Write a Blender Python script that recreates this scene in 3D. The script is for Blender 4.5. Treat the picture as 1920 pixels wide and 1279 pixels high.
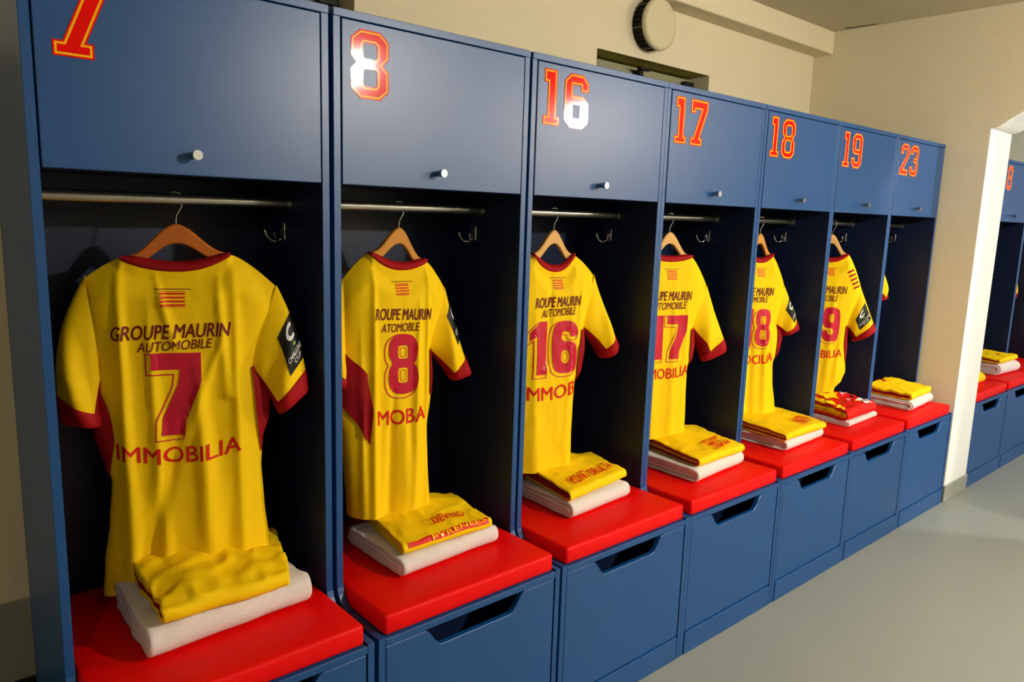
import bpy, bmesh, math, random
from mathutils import Vector, Matrix, noise
from mathutils.geometry import tessellate_polygon

# ------------------------------------------------------------------ clean
for o in list(bpy.data.objects): bpy.data.objects.remove(o, do_unlink=True)
scene = bpy.context.scene
COL = scene.collection
random.seed(7)
R = math.radians

# ------------------------------------------------------------------ camera, world, exposure
CAM_YAW, CAM_PITCH, CAM_ROLL, CAM_F = .7235, .1651, .0319, 1412.6749
def camera():
    y, p, ro = CAM_YAW, CAM_PITCH, CAM_ROLL
    f = Vector((math.sin(y)*math.cos(p), math.cos(y)*math.cos(p), -math.sin(p)))
    r = Vector((math.cos(y), -math.sin(y), 0)); u = r.cross(f)
    r2 = math.cos(ro)*r + math.sin(ro)*u; u2 = -math.sin(ro)*r + math.cos(ro)*u
    m = Matrix((r2, u2, -f)).transposed().to_4x4()
    m.translation = Vector((-0.8511, -1.5966, 1.4956))
    c = bpy.data.cameras.new('camera'); c.sensor_width = 36; c.lens = CAM_F/1920*36; c.clip_start = .02
    o = bpy.data.objects.new('camera', c); o.matrix_world = m; COL.objects.link(o); scene.camera = o
camera()
w = bpy.data.worlds.new('world'); scene.world = w; w.use_nodes = True
w.node_tree.nodes['Background'].inputs[0].default_value = (.02, .024, .03, 1)
w.node_tree.nodes['Background'].inputs[1].default_value = .2
vs = scene.view_settings
vs.view_transform = 'Standard'; vs.look = 'None'; vs.gamma = 1; vs.use_curve_mapping = False
vs.exposure = 0.65
# round lamps: (position, direction of the light, strength, radius)
LAMPS = [((1.62, -2.78, 2.37), (.22, .58, -.75), 860, .07),
         ((3.50, -2.62, 2.27), (-.58, .16, -.80), 600, .07),
         ((-1.9, -2.78, 2.37), (.15, .62, -.75), 75, .075),
         ((5.1, -2.78, 2.37), (-.10, .72, -.66), 640, .075)]

# ------------------------------------------------------------------ materials
def lin(c):
    return tuple((x/255/12.92 if x/255 <= .04045 else ((x/255+.055)/1.055)**2.4) for x in c)
def mat(name, rgb, rough=.5, spec=.5, metal=0, bump=0, bscale=200, var=0, vscale=4, sheen=0, coat=0, coat_r=.1, emit=0, detail=3, dirt=None):
    m = bpy.data.materials.new(name); m.use_nodes = True
    nt = m.node_tree; b = nt.nodes['Principled BSDF']; c = lin(rgb)
    b.inputs['Base Color'].default_value = (*c, 1); b.inputs['Roughness'].default_value = rough
    b.inputs['Specular IOR Level'].default_value = spec; b.inputs['Metallic'].default_value = metal
    if sheen:
        b.inputs['Sheen Weight'].default_value = sheen; b.inputs['Sheen Roughness'].default_value = .5
        b.inputs['Sheen Tint'].default_value = (*c, 1)
    if coat: b.inputs['Coat Weight'].default_value = coat; b.inputs['Coat Roughness'].default_value = coat_r
    if emit:
        b.inputs['Emission Color'].default_value = (*c, 1); b.inputs['Emission Strength'].default_value = emit
    tc = nt.nodes.new('ShaderNodeTexCoord')
    if var:
        n = nt.nodes.new('ShaderNodeTexNoise'); n.inputs['Scale'].default_value = vscale; n.inputs['Detail'].default_value = detail
        nt.links.new(tc.outputs['Object'], n.inputs['Vector'])
        mx = nt.nodes.new('ShaderNodeMix'); mx.data_type = 'RGBA'
        lo = tuple(x*(1-var) for x in c); hi = tuple(min(1, x*(1+var)) for x in c)
        mx.inputs[6].default_value = (*lo, 1); mx.inputs[7].default_value = (*hi, 1)
        nt.links.new(n.outputs['Fac'], mx.inputs[0]); out = mx.outputs[2]
        if dirt:
            n2 = nt.nodes.new('ShaderNodeTexNoise'); n2.inputs['Scale'].default_value = dirt; n2.inputs['Detail'].default_value = 2
            nt.links.new(tc.outputs['Object'], n2.inputs['Vector'])
            rp = nt.nodes.new('ShaderNodeValToRGB'); rp.color_ramp.elements[0].position = .74; rp.color_ramp.elements[1].position = .78
            rp.color_ramp.elements[0].color = (0, 0, 0, 1); rp.color_ramp.elements[1].color = (.45, .45, .45, 1)
            nt.links.new(n2.outputs['Fac'], rp.inputs[0])
            m2 = nt.nodes.new('ShaderNodeMix'); m2.data_type = 'RGBA'; m2.inputs[7].default_value = (*tuple(x*.45 for x in c), 1)
            nt.links.new(rp.outputs[0], m2.inputs[0]); nt.links.new(out, m2.inputs[6]); out = m2.outputs[2]
        nt.links.new(out, b.inputs['Base Color'])
    if bump:
        n = nt.nodes.new('ShaderNodeTexNoise'); n.inputs['Scale'].default_value = bscale; n.inputs['Detail'].default_value = 4
        nt.links.new(tc.outputs['Object'], n.inputs['Vector'])
        bp = nt.nodes.new('ShaderNodeBump'); bp.inputs['Strength'].default_value = bump; bp.inputs['Distance'].default_value = .01
        nt.links.new(n.outputs['Fac'], bp.inputs['Height']); nt.links.new(bp.outputs[0], b.inputs['Normal'])
    return m
M = dict(
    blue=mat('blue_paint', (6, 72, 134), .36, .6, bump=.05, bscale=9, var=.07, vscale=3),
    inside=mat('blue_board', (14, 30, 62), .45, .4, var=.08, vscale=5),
    wall=mat('cream_plaster', (227, 216, 186), .85, .2, bump=.22, bscale=70, var=.03, vscale=2),
    jamb=mat('white_plaster', (238, 238, 232), .8, .2, bump=.08, bscale=60, var=.02, vscale=2),
    ceil=mat('ceiling_paint', (205, 198, 172), .9, .2, bump=.05, bscale=40, var=.03, vscale=1.5),
    floor=mat('grey_vinyl_floor', (146, 150, 141), .45, .4, bump=.03, bscale=30, var=.05, vscale=2.5, dirt=26),
    skirt=mat('grey_skirting', (150, 150, 138), .5, .3, var=.04, vscale=4),
    red=mat('red_vinyl', (236, 2, 2), .5, .18, bump=.03, bscale=260, var=.05, vscale=5),
    yellow=mat('yellow_jersey_fabric', (255, 208, 0), .75, .2, bump=.05, bscale=900, var=.04, vscale=9, sheen=.15),
    maroon=mat('maroon_fabric', (150, 8, 20), .7, .2, bump=.05, bscale=900, var=.06, vscale=9, sheen=.1),
    cuff=mat('red_cuff_fabric', (165, 8, 18), .7, .2, bump=.05, bscale=900, var=.06, vscale=9),
    print_dark=mat('dark_red_print', (112, 10, 16), .5, .3, var=.03),
    print_red=mat('red_print', (222, 24, 18), .5, .3, var=.03),
    print_pink=mat('crimson_print', (200, 14, 52), .35, .45, var=.03),
    black=mat('black_patch', (10, 14, 14), .55, .3, var=.05),
    white=mat('white_print', (235, 235, 232), .5, .3, var=.02),
    green=mat('green_print', (150, 190, 40), .5, .3, var=.02),
    purple=mat('purple_print', (120, 60, 110), .5, .3, var=.02),
    towel=mat('white_terry', (240, 232, 228), .95, .1, bump=.5, bscale=420, var=.03, vscale=30, sheen=.3),
    sticker_red=mat('red_vinyl_sticker', (238, 12, 12), .09, .25, var=.02),
    sticker_yel=mat('yellow_vinyl_sticker', (255, 190, 20), .09, .25, var=.02),
    chrome=mat('chrome', (205, 205, 200), .16, .5, 1, var=.02),
    steel=mat('brushed_steel', (170, 172, 168), .34, .5, 1, var=.05, vscale=40),
    wood_o=mat('orange_wood', (196, 104, 24), .42, .4, var=.12, vscale=28, bump=.03, bscale=50),
    wood_m=mat('honey_wood', (214, 142, 46), .45, .4, var=.22, vscale=22, bump=.03, bscale=50),
    wood_l=mat('pale_wood', (226, 172, 92), .48, .4, var=.1, vscale=22, bump=.03, bscale=50),
    plate=mat('white_plastic', (214, 204, 168), .5, .3, var=.02),
    rim=mat('black_plastic', (16, 15, 13), .5, .3, var=.05),
    frame=mat('window_frame_paint', (150, 148, 118), .5, .3, var=.05),
    olive=mat('olive_reveal', (196, 186, 96), .85, .2, bump=.12, bscale=60, var=.08, vscale=8),
    glass=mat('night_glass', (8, 10, 9), .05, .5),
    gap=mat('dark_crack', (20, 18, 14), .9, .1, var=.1),
    lamp=mat('lamp_housing', (235, 235, 230), .4, .4, var=.02),
)
def emitter(name, rgb, s):
    m = bpy.data.materials.new(name); m.use_nodes = True; nt = m.node_tree; nt.nodes.clear()
    e = nt.nodes.new('ShaderNodeEmission'); o = nt.nodes.new('ShaderNodeOutputMaterial')
    e.inputs[0].default_value = (*rgb, 1); e.inputs[1].default_value = s; nt.links.new(e.outputs[0], o.inputs[0]); return m

# ------------------------------------------------------------------ mesh helpers
def link(o, parent=None):
    COL.objects.link(o)
    if parent: o.parent = parent
    return o
def empty(name, loc=(0, 0, 0), rz=0, parent=None):
    o = bpy.data.objects.new(name, None); o.empty_display_size = .05; o.location = loc; o.rotation_euler = (0, 0, rz)
    return link(o, parent)
def tag(o, label=None, cat=None, group=None, kind=None):
    if label: o['label'] = label
    if cat: o['category'] = cat
    if group: o['group'] = group
    if kind: o['kind'] = kind
    return o
def mk(name, V, F, mats, parent=None, midx=None, smooth=False, loc=None, auto=None):
    me = bpy.data.meshes.new(name); me.from_pydata([tuple(v) for v in V], [], F)
    for m in (mats if isinstance(mats, (list, tuple)) else [mats]): me.materials.append(m)
    if midx:
        for p, i in zip(me.polygons, midx): p.material_index = i
    if smooth:
        for p in me.polygons: p.use_smooth = True
    me.validate(); me.update()
    o = bpy.data.objects.new(name, me)
    if loc: o.location = loc
    return link(o, parent)
def from_bm(name, bm, mats, parent=None, smooth=False, fixn=True):
    if fixn: bmesh.ops.recalc_face_normals(bm, faces=bm.faces)
    me = bpy.data.meshes.new(name); bm.to_mesh(me); bm.free()
    for m in (mats if isinstance(mats, (list, tuple)) else [mats]): me.materials.append(m)
    if smooth:
        for p in me.polygons: p.use_smooth = True
    return link(bpy.data.objects.new(name, me), parent)
def bm_box(bm, lo, hi, bevel=0, seg=1):
    r = bmesh.ops.create_cube(bm, size=1)
    vs_ = r['verts']
    for v in vs_:
        v.co = Vector([(lo[i]+hi[i])/2 + v.co[i]*(hi[i]-lo[i]) for i in range(3)])
    if bevel:
        es = list({e for v in vs_ for e in v.link_edges})
        bmesh.ops.bevel(bm, geom=es, offset=bevel, segments=seg, affect='EDGES', profile=.5)
def box(name, lo, hi, m, parent=None, bevel=.0012, seg=1):
    bm = bmesh.new(); bm_box(bm, lo, hi, bevel, seg); return from_bm(name, bm, m, parent)
def prism(name, pts, axis, a, b, m, parent=None, bevel=0):
    """polygon pts (in the two other axes) extruded along axis from a to b"""
    def P(p, t):
        return {'x': (t, p[0], p[1]), 'y': (p[0], t, p[1]), 'z': (p[0], p[1], t)}[axis]
    bm = bmesh.new()
    va = [bm.verts.new(P(p, a)) for p in pts]; vb = [bm.verts.new(P(p, b)) for p in pts]
    fa = bm.faces.new(va); fb = bm.faces.new(list(reversed(vb)))
    n = len(pts)
    for i in range(n): bm.faces.new([va[i], vb[i], vb[(i+1) % n], va[(i+1) % n]])
    bmesh.ops.recalc_face_normals(bm, faces=bm.faces)
    if bevel:
        es = [e for f in (fa, fb) for e in f.edges]
        bmesh.ops.bevel(bm, geom=es, offset=bevel, segments=1, affect='EDGES')
    return from_bm(name, bm, m, parent)
def tube(name, pts, r, m, parent=None, n=10, cap=True):
    pts = [Vector(p) for p in pts]; V = []; F = []
    t0 = (pts[1]-pts[0]).normalized(); ref = Vector((0, 0, 1)) if abs(t0.z) < .9 else Vector((1, 0, 0))
    nrm = t0.cross(ref).normalized()
    for i, p in enumerate(pts):
        t = (pts[min(i+1, len(pts)-1)]-pts[max(i-1, 0)]).normalized()
        nrm = (nrm - t*nrm.dot(t)).normalized(); b = t.cross(nrm)
        rr = r[i] if isinstance(r, (list, tuple)) else r
        for k in range(n):
            a = 2*math.pi*k/n; V.append(p + (nrm*math.cos(a)+b*math.sin(a))*rr)
    for i in range(len(pts)-1):
        for k in range(n):
            F.append((i*n+k, i*n+(k+1) % n, (i+1)*n+(k+1) % n, (i+1)*n+k))
    if cap:
        b0 = len(V); V += V[:n]; V += V[(len(pts)-1)*n:len(pts)*n]
        F.append(tuple(reversed(range(b0, b0+n)))); F.append(tuple(range(b0+n, b0+2*n)))
    return mk(name, V, F, m, parent, smooth=True)
def lerp_list(L, x):
    """L: sorted [(x,y)...]; smooth interpolation"""
    if x <= L[0][0]: return L[0][1]
    for (a, va), (b, vb) in zip(L, L[1:]):
        if x <= b:
            t = (x-a)/(b-a); t = t*t*(3-2*t)*.5 + t*.5
            return va+(vb-va)*t
    return L[-1][1]

# ------------------------------------------------------------------ the room
X_L, X_END, X_END2, X_FAR, Y_BACK, Y_FRONT, CEIL = -2.7, 3.61, 3.945, 7.2, .80, -2.95, 2.615
def structure(o): o['kind'] = 'structure'; return o
structure(box('floor', (X_L-.1, Y_FRONT-.1, -.1), (X_FAR+.1, Y_BACK+.45, 0), M['floor'], bevel=0))
ceiling = structure(box('ceiling', (X_L-.1, Y_FRONT-.1, CEIL), (X_FAR+.1, Y_BACK+.45, CEIL+.1), M['ceil'], bevel=0))
structure(box('wall_left', (X_L-.1, Y_FRONT-.1, 0), (X_L, Y_BACK+.3, CEIL), M['wall'], bevel=0))
structure(box('wall_front', (X_L, Y_FRONT-.1, 0), (X_FAR, Y_FRONT, CEIL), M['wall'], bevel=0))
structure(box('wall_far', (X_FAR, Y_FRONT, 0), (X_FAR+.1, Y_BACK+.3, CEIL), M['jamb'], bevel=0))
# back wall with two deep window niches
NICHES = [(-.36, .507), (1.712, 2.562)]; NZ0, NZ1, NDEEP = 1.62, 2.236, .16
def back_wall():
    bm = bmesh.new(); xs = [X_L] + [v for n in NICHES for v in n] + [X_FAR]; zs = [0, NZ0, NZ1, CEIL]
    for i in range(len(xs)-1):
        for j in range(3):
            hole = (j == 1 and any(abs(xs[i]-n[0]) < 1e-6 for n in NICHES))
            if not hole:
                bm.faces.new([bm.verts.new((x, Y_BACK, z)) for x, z in ((xs[i], zs[j]), (xs[i+1], zs[j]), (xs[i+1], zs[j+1]), (xs[i], zs[j+1]))])
    ol = []
    for a, b in NICHES:
        y0, y1 = Y_BACK, Y_BACK+NDEEP
        for q in (((a, y0, NZ1), (b, y0, NZ1), (b, y1, NZ1), (a, y1, NZ1)), ((a, y0, NZ0), (b, y0, NZ0), (b, y1, NZ0), (a, y1, NZ0)),
                  ((a, y0, NZ0), (a, y1, NZ0), (a, y1, NZ1), (a, y0, NZ1)), ((b, y0, NZ0), (b, y1, NZ0), (b, y1, NZ1), (b, y0, NZ1))):
            ol.append(bm.faces.new([bm.verts.new(p) for p in q]))
    bmesh.ops.remove_doubles(bm, verts=bm.verts, dist=1e-5)
    # thickness behind
    for f in bm.faces: f.material_index = 0
    for f in ol:
        if f.is_valid and abs(f.calc_center_median().x-NICHES[0][1]) > .01 and abs(f.calc_center_median().x-NICHES[1][1]) > .01: f.material_index = 1
    return structure(from_bm('wall_back', bm, [M['wall'], M['olive']], fixn=False))
back_wall()
structure(box('wall_outside', (X_L, Y_BACK+NDEEP+.06, 0), (X_FAR, Y_BACK+NDEEP+.12, CEIL), M['wall'], bevel=0))
for i, (a, b) in enumerate(NICHES):
    y = Y_BACK+NDEEP
    wn = structure(empty('window_%d' % (i+1), (a, y, NZ0)))
    wd, ht, fw = b-a, NZ1-NZ0, .045
    box('window_frame', (0, -.05, ht-fw-.012), (wd, .0, ht-.012), M['frame'], wn)
    box('window_frame', (0, -.05, 0), (wd, .0, fw), M['frame'], wn)
    box('window_frame', (0, -.05, fw), (fw, .0, ht-fw-.012), M['frame'], wn)
    box('window_frame', (wd-fw, -.05, fw), (wd, .0, ht-fw-.012), M['frame'], wn)
    box('pane', (fw, -.02, fw), (wd-fw, -.012, ht-fw-.012), M['glass'], wn)
    st = box('window_stay', (wd*.44, -.10, ht-.075), (wd*.47, -.05, ht-.03), M['rim'], wn)
    box('stay_arm', (wd*.41, -.125, ht-.034), (wd*.50, -.1, ht-.022), M['rim'], wn)
    box('window_catch', (.012, -.085, ht-.06), (.045, -.05, ht-.03), M['rim'], wn)
    box('window_catch', (wd-.09, -.085, ht-.05), (wd-.02, -.05, ht-.03), M['rim'], wn)
# ceiling beam along the back wall
structure(box('trim_1', (X_L, .682, 2.49), (X_END, Y_BACK, CEIL), M['wall'], bevel=.004))
# end wall with arched opening
def end_wall():
    y0, y1, zs = -.2, -1.35, 2.012
    arch = []
    half = [(0, 0), (.02, .003), (.04, .011), (.062, .026), (.085, .044), (.14, .078), (.20, .108), (.28, .136), (.38, .157), (.48, .168), (.575, .172)]
    arch = [(y0-a, zs+b) for a, b in half]+[(y1+a, zs+b) for a, b in reversed(half[:-1])]
    out = [(Y_BACK+NDEEP+.06, 0), (Y_BACK+NDEEP+.06, CEIL), (Y_FRONT, CEIL), (Y_FRONT, 0), (y1, 0)] + list(reversed(arch)) + [(y0, 0)]
    bm = bmesh.new(); n = len(out)
    tri = tessellate_polygon([[Vector((p[0], p[1], 0)) for p in out]])
    va = [bm.verts.new((X_END, *p)) for p in out]; vb = [bm.verts.new((X_END2, *p)) for p in out]
    for t in tri:
        bm.faces.new([va[i] for i in t]); bm.faces.new([vb[i] for i in reversed(t)])
    for i in range(n):
        f = bm.faces.new([va[i], vb[i], vb[(i+1) % n], va[(i+1) % n]])
        if 4 <= i: f.material_index = 1
    return structure(from_bm('wall_right', bm, [M['wall'], M['jamb']]))
end_wall()
structure(box('baseboard_right', (X_END-.008, -.21, 0), (X_END2+.004, -.1995, .094), M['skirt'], bevel=.003))
structure(box('baseboard_back', (X_L, Y_BACK-.012, 0), (X_END, Y_BACK, .376), M['skirt'], bevel=.002))
structure(box('trim_2', (X_L, Y_BACK-.03, 0), (X_END, Y_BACK-.012, .14), M['rim'], bevel=.002))
# a crack and a dark gap where ceiling meets the end wall
mk('ceiling_crack',
   [(3.56, .60, CEIL-.0012), (3.575, .61, CEIL-.0012), (3.588, .44, CEIL-.0012), (3.58, .42, CEIL-.0012), (3.56, .60, CEIL), (3.575, .61, CEIL), (3.588, .44, CEIL), (3.58, .42, CEIL)],
   [(0, 1, 2, 3), (4, 5, 6, 7), (0, 1, 5, 4), (1, 2, 6, 5), (2, 3, 7, 6), (3, 0, 4, 7)], M['gap'], ceiling)

# ------------------------------------------------------------------ digits
DIG = {
 '1': ([(0, 0), (.42, 0), (.42, .17), (.34, .17), (.34, 1), (.02, 1), (.02, .76), (.11, .76), (.11, .17), (0, .17)], [], .42),
 '8': ([(.16, 0), (.50, 0), (.66, .13), (.66, .42), (.56, .52), (.66, .62), (.66, .87), (.5, 1), (.16, 1), (0, .87), (0, .62), (.10, .52), (0, .42), (0, .13)],
       [[(.21, .22), (.21, .41), (.24, .44), (.42, .44), (.45, .41), (.45, .22), (.42, .19), (.24, .19)], [(.21, .62), (.21, .78), (.24, .81), (.42, .81), (.45, .78), (.45, .62), (.42, .59), (.24, .59)]], .66),
 '6': ([(.16, 0), (.5, 0), (.66, .13), (.66, .49), (.52, .61), (.23, .61), (.23, .8), (.44, .8), (.44, .69), (.66, .69), (.66, .86), (.5, 1), (.16, 1), (0, .86), (0, .13)],
       [[(.23, .19), (.23, .44), (.43, .44), (.43, .19)]], .66),
 '7': ([(.04, 0), (.48, 0), (.48, .18), (.40, .18), (.66, .80), (.66, 1), (.02, 1), (.02, .70), (.2, .70), (.2, .78), (.40, .78), (.15, .18), (.04, .18)], [], .66),
 '2': ([(0, 0), (.64, 0), (.64, .2), (.32, .2), (.66, .6), (.66, .87), (.5, 1), (.16, 1), (0, .87), (0, .66), (.22, .66), (.22, .8), (.44, .8), (.44, .64), (0, .18)], [], .66),
 '3': ([(.16, 0), (.5, 0), (.66, .13), (.66, .42), (.57, .52), (.66, .62), (.66, .87), (.5, 1), (.16, 1), (0, .87), (0, .68), (.22, .68), (.22, .8), (.44, .8), (.44, .6), (.28, .6), (.28, .43), (.44, .43), (.44, .2), (.22, .2), (.22, .32), (0, .32), (0, .13)], [], .66),
}
def rot180(loop, wd): return [(wd-x, 1-y) for x, y in loop]
DIG['9'] = (rot180(DIG['6'][0], .66), [rot180(h, .66) for h in DIG['6'][1]], .66)
def area(L): return sum(a[0]*b[1]-b[0]*a[1] for a, b in zip(L, L[1:]+L[:1]))/2
def inset(L, d):
    """offset towards the left of travel (inside for a ccw loop)"""
    n = len(L); out = []
    for i in range(n):
        p0, p1, p2 = Vector(L[i-1]), Vector(L[i]), Vector(L[(i+1) % n])
        a = (p1-p0).normalized(); b = (p2-p1).normalized()
        na, nb = Vector((-a.y, a.x)), Vector((-b.y, b.x)); m_ = na+nb
        if m_.length < 1e-6: m_ = na
        m_.normalize(); k = max(.35, m_.dot(na)); q = p1+m_*(d/k); out.append((q.x, q.y))
    return out
def ccw(L): return L if area(L) > 0 else list(reversed(L))
def cw(L): return L if area(L) < 0 else list(reversed(L))
def chaikin(L, n=2):
    for _ in range(n):
        o = []
        for a, b in zip(L, L[1:]+L[:1]):
            o += [(a[0]*.75+b[0]*.25, a[1]*.75+b[1]*.25), (a[0]*.25+b[0]*.75, a[1]*.25+b[1]*.75)]
        L = o
    return L
def digit_sticker(ch, x, z, h, y, parent, name='number_digit'):
    """three stacked layers of vinyl: red edge, yellow line, red face; faces -y"""
    outer, holes, wd = DIG[ch]; loops = [ccw(outer)] + [cw(hh) for hh in holes]
    V, F, I = [], [], []
    l0, l1, l2 = .0, .020, .046
    P = lambda p, dy: (x+p[0]*h, y-dy, z+p[1]*h)
    rings = []
    for L in loops:
        rs = []
        for d in (l0, l1, l2):
            rs.append(inset(L, d) if d else L)
        rings.append(rs)
    th = .0007
    for rs in rings:
        n = len(rs[0]); base = len(V)
        V += [P(p, -.0002) for p in rs[0]] + [P(p, th) for p in rs[0]] + [P(p, th) for p in rs[1]] + [P(p, th) for p in rs[2]]
        for k, mi in ((0, 0), (1, 0), (2, 1)):
            for i in range(n):
                j = (i+1) % n
                F.append((base+k*n+i, base+k*n+j, base+(k+1)*n+j, base+(k+1)*n+i)); I.append(mi)
    polys = [[Vector((p[0], p[1], 0)) for p in rs[2]] for rs in rings]
    flat = [p for rs in rings for p in rs[2]]; base = len(V); V += [P(p, th) for p in flat]
    for t in tessellate_polygon(polys): F.append(tuple(base+i for i in t)); I.append(0)
    return mk(name, V, F, [M['sticker_red'], M['sticker_yel']], parent, I)

# ------------------------------------------------------------------ text as bent mesh
def text_geo(s, size, shear=0, bold=0, maxe=.012, align='CENTER', spacing=1):
    c = bpy.data.curves.new('t', 'FONT'); c.body = s; c.size = size; c.shear = shear; c.align_x = align
    c.space_character = spacing; c.resolution_u = 3
    o = bpy.data.objects.new('t', c); COL.objects.link(o)
    me = bpy.data.meshes.new_from_object(o)
    bpy.data.objects.remove(o, do_unlink=True); bpy.data.curves.remove(c)
    bm = bmesh.new(); bm.from_mesh(me); bpy.data.meshes.remove(me)
    geo = refine(bm, maxe)
    if bold:
        k = bold*1.5; geo = join_geo([([(p[0]+dx*k*size, p[1]+dy*k*size*.7) for p in geo[0]], geo[1]) for dx, dy in ((-1, 0), (1, 0), (0, 1), (0, -1))])
    return geo
def refine(bm, maxe):
    bmesh.ops.triangulate(bm, faces=bm.faces)
    for _ in range(3):
        es = [e for e in bm.edges if e.calc_length() > maxe]
        if not es: break
        bmesh.ops.subdivide_edges(bm, edges=es, cuts=1); bmesh.ops.triangulate(bm, faces=bm.faces)
    bm.verts.index_update()
    g = ([(v.co.x, v.co.y) for v in bm.verts], [tuple(v.index for v in f.verts) for f in bm.faces]); bm.free(); return g
def fit_geo(g, x0, x1, z0, z1):
    """scale a flat geo into a rectangle"""
    xs = [p[0] for p in g[0]]; zs = [p[1] for p in g[0]]
    a, b, c, d = min(xs), max(xs), min(zs), max(zs)
    return ([(x0+(p[0]-a)/(b-a)*(x1-x0), z0+(p[1]-c)/(d-c)*(z1-z0)) for p in g[0]], g[1])
def poly_geo(loops, maxe=.012):
    bm = bmesh.new(); flat = [p for L in loops for p in L]
    vv = [bm.verts.new((p[0], p[1], 0)) for p in flat]
    for t in tessellate_polygon([[Vector((p[0], p[1], 0)) for p in L] for L in loops]):
        try: bm.faces.new([vv[i] for i in t])
        except ValueError: pass
    return refine(bm, maxe)
def ring_geo(L, d, maxe=.012):
    bm = bmesh.new(); L2 = inset(L, d); n = len(L)
    a = [bm.verts.new((*p, 0)) for p in L]; b = [bm.verts.new((*p, 0)) for p in L2]
    for i in range(n): bm.faces.new([a[i], a[(i+1) % n], b[(i+1) % n], b[i]])
    return refine(bm, maxe)
def join_geo(gs):
    V, F = [], []
    for g in gs:
        b = len(V); V += list(g[0]); F += [tuple(i+b for i in f) for f in g[1]]
    return V, F

# ------------------------------------------------------------------ lockers
LOCK = [(-.598, -.011, '7'), (0, .5935, '8'), (.6025, 1.2035, '16'), (1.2035, 1.800, '17'), (1.803, 2.4, '18'), (2.4005, 2.9955, '19'), (2.996, 3.592, '23')]
NEXT = [(3.948, 4.546, ''), (4.547, 5.146, '8'), (5.147, 5.746, '')]
T = .018; HTOP = 1.939; DZ0, DZ1 = 1.5545, 1.9185; SEAT = .508; CUSH = .560
L_LABEL = {
 '7': 'nearest blue wooden locker at the left, with red number 7',
 '8': 'second blue wooden locker from the left, numbered 8',
 '16': 'third blue wooden locker from the left, numbered 16',
 '17': 'fourth blue wooden locker from the left, numbered 17',
 '18': 'fifth blue wooden locker from the left, numbered 18',
 '19': 'sixth blue wooden locker from the left, numbered 19',
 '23': 'blue wooden locker numbered 23 at the end beside the cream wall'}
def locker(x0, x1, num, label, group):
    W = x1-x0
    L = tag(empty('locker', (x0, 0, 0)), label, 'locker', group)
    prof = [(.369, 0), (.369, 1.9205), (0, 1.9205), (0, .575)]
    for k in range(1, 7):
        a = math.pi/2*k/6; prof.append((-.06*(1-math.cos(a)), .575-.062*math.sin(a)))
    prof += [(-.2, .513), (-.2, 0)]
    for a, b, sg in ((0, T, 1), (W-T, W, -1)):
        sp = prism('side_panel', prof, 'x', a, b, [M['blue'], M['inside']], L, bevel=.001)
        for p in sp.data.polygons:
            if p.normal.x*sg > .9: p.material_index = 1      # inner faces take the darker blue
    box('top_panel', (0, -.002, 1.921), (W, .375, HTOP), M['blue'], L)
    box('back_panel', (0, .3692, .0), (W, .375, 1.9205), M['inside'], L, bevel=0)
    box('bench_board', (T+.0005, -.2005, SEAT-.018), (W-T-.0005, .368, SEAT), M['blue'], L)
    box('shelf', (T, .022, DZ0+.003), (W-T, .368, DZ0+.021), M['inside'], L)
    box('kick_board', (T+.0035, -.2035, 0), (W-T-.006, -.18, .084), M['blue'], L, bevel=.0035, seg=2)
    # flap door
    d = box('door', (T+.003, -.0015, DZ0), (W-T-.003, .0165, DZ1), M['blue'], L, bevel=.0014)
    kx = W/2-.009
    tube('knob', [(kx, -.0015, 1.594), (kx, -.009, 1.594), (kx, -.0205, 1.594), (kx, -.032, 1.594)], [.0072, .0072, .0092, .0098], M['steel'], d, 20)
    xx = .043
    for ch in num:
        if len(num) == 1 and num == '8' and label.startswith('plain'): xx = .10
        digit_sticker(ch, xx, 1.751, .152, -.0017, d); xx += (DIG[ch][2]+(.12 if ch == '1' else .10))*.152
    # drawer front with a scooped hand hold
    lo, hi, zt = T+.0025, W-T-.0025, SEAT-.0215
    pts = [(lo, .0865), (hi, .0865), (hi, zt)]
    def scoop(t):
        s = t*t*t*(t*(6*t-15)+10); return .052*s
    cx = W/2
    for k in range(0, 13):
        t = k/12; pts.append((cx+.172-.066*t, zt-scoop(t)))
    for k in range(0, 13):
        t = 1-k/12; pts.append((cx-.172+.066*t, zt-scoop(t)))
    pts.append((lo, zt))
    prism('drawer_front', pts, 'y', -.1985, -.18, M['blue'], L, bevel=.0022)
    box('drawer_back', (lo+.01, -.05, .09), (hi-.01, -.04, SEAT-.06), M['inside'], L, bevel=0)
    # clothes rod and coat hook
    rod = tube('rod', [(T, .175, 1.508), (W-T, .175, 1.508)], .0125, M['steel'], L, 20)
    for a, b in ((T, T+.004), (W-T-.004, W-T)): tube('rod_socket', [(a, .175, 1.508), (b, .175, 1.508)], .019, M['steel'], rod, 20)
    hx, hy, hz = W-T, .207, 1.43
    hk = box('hook', (hx-.004, hy-.013, hz-.012), (hx, hy+.013, hz+.03), M['chrome'], L, bevel=.0015)
    for s in (-1, 1):
        pth = []
        for k in range(11):
            a = math.pi*1.0*k/10
            pth.append((hx-.003-.019*(1-math.cos(a))*.9, hy+s*(.006+.021*k/10), hz-.006-.018*math.sin(a)+.016*k/10))
        tube('hook_prong', pth, [.003]*9+[.0034, .0044], M['chrome'], hk, 8)
    return L
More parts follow.
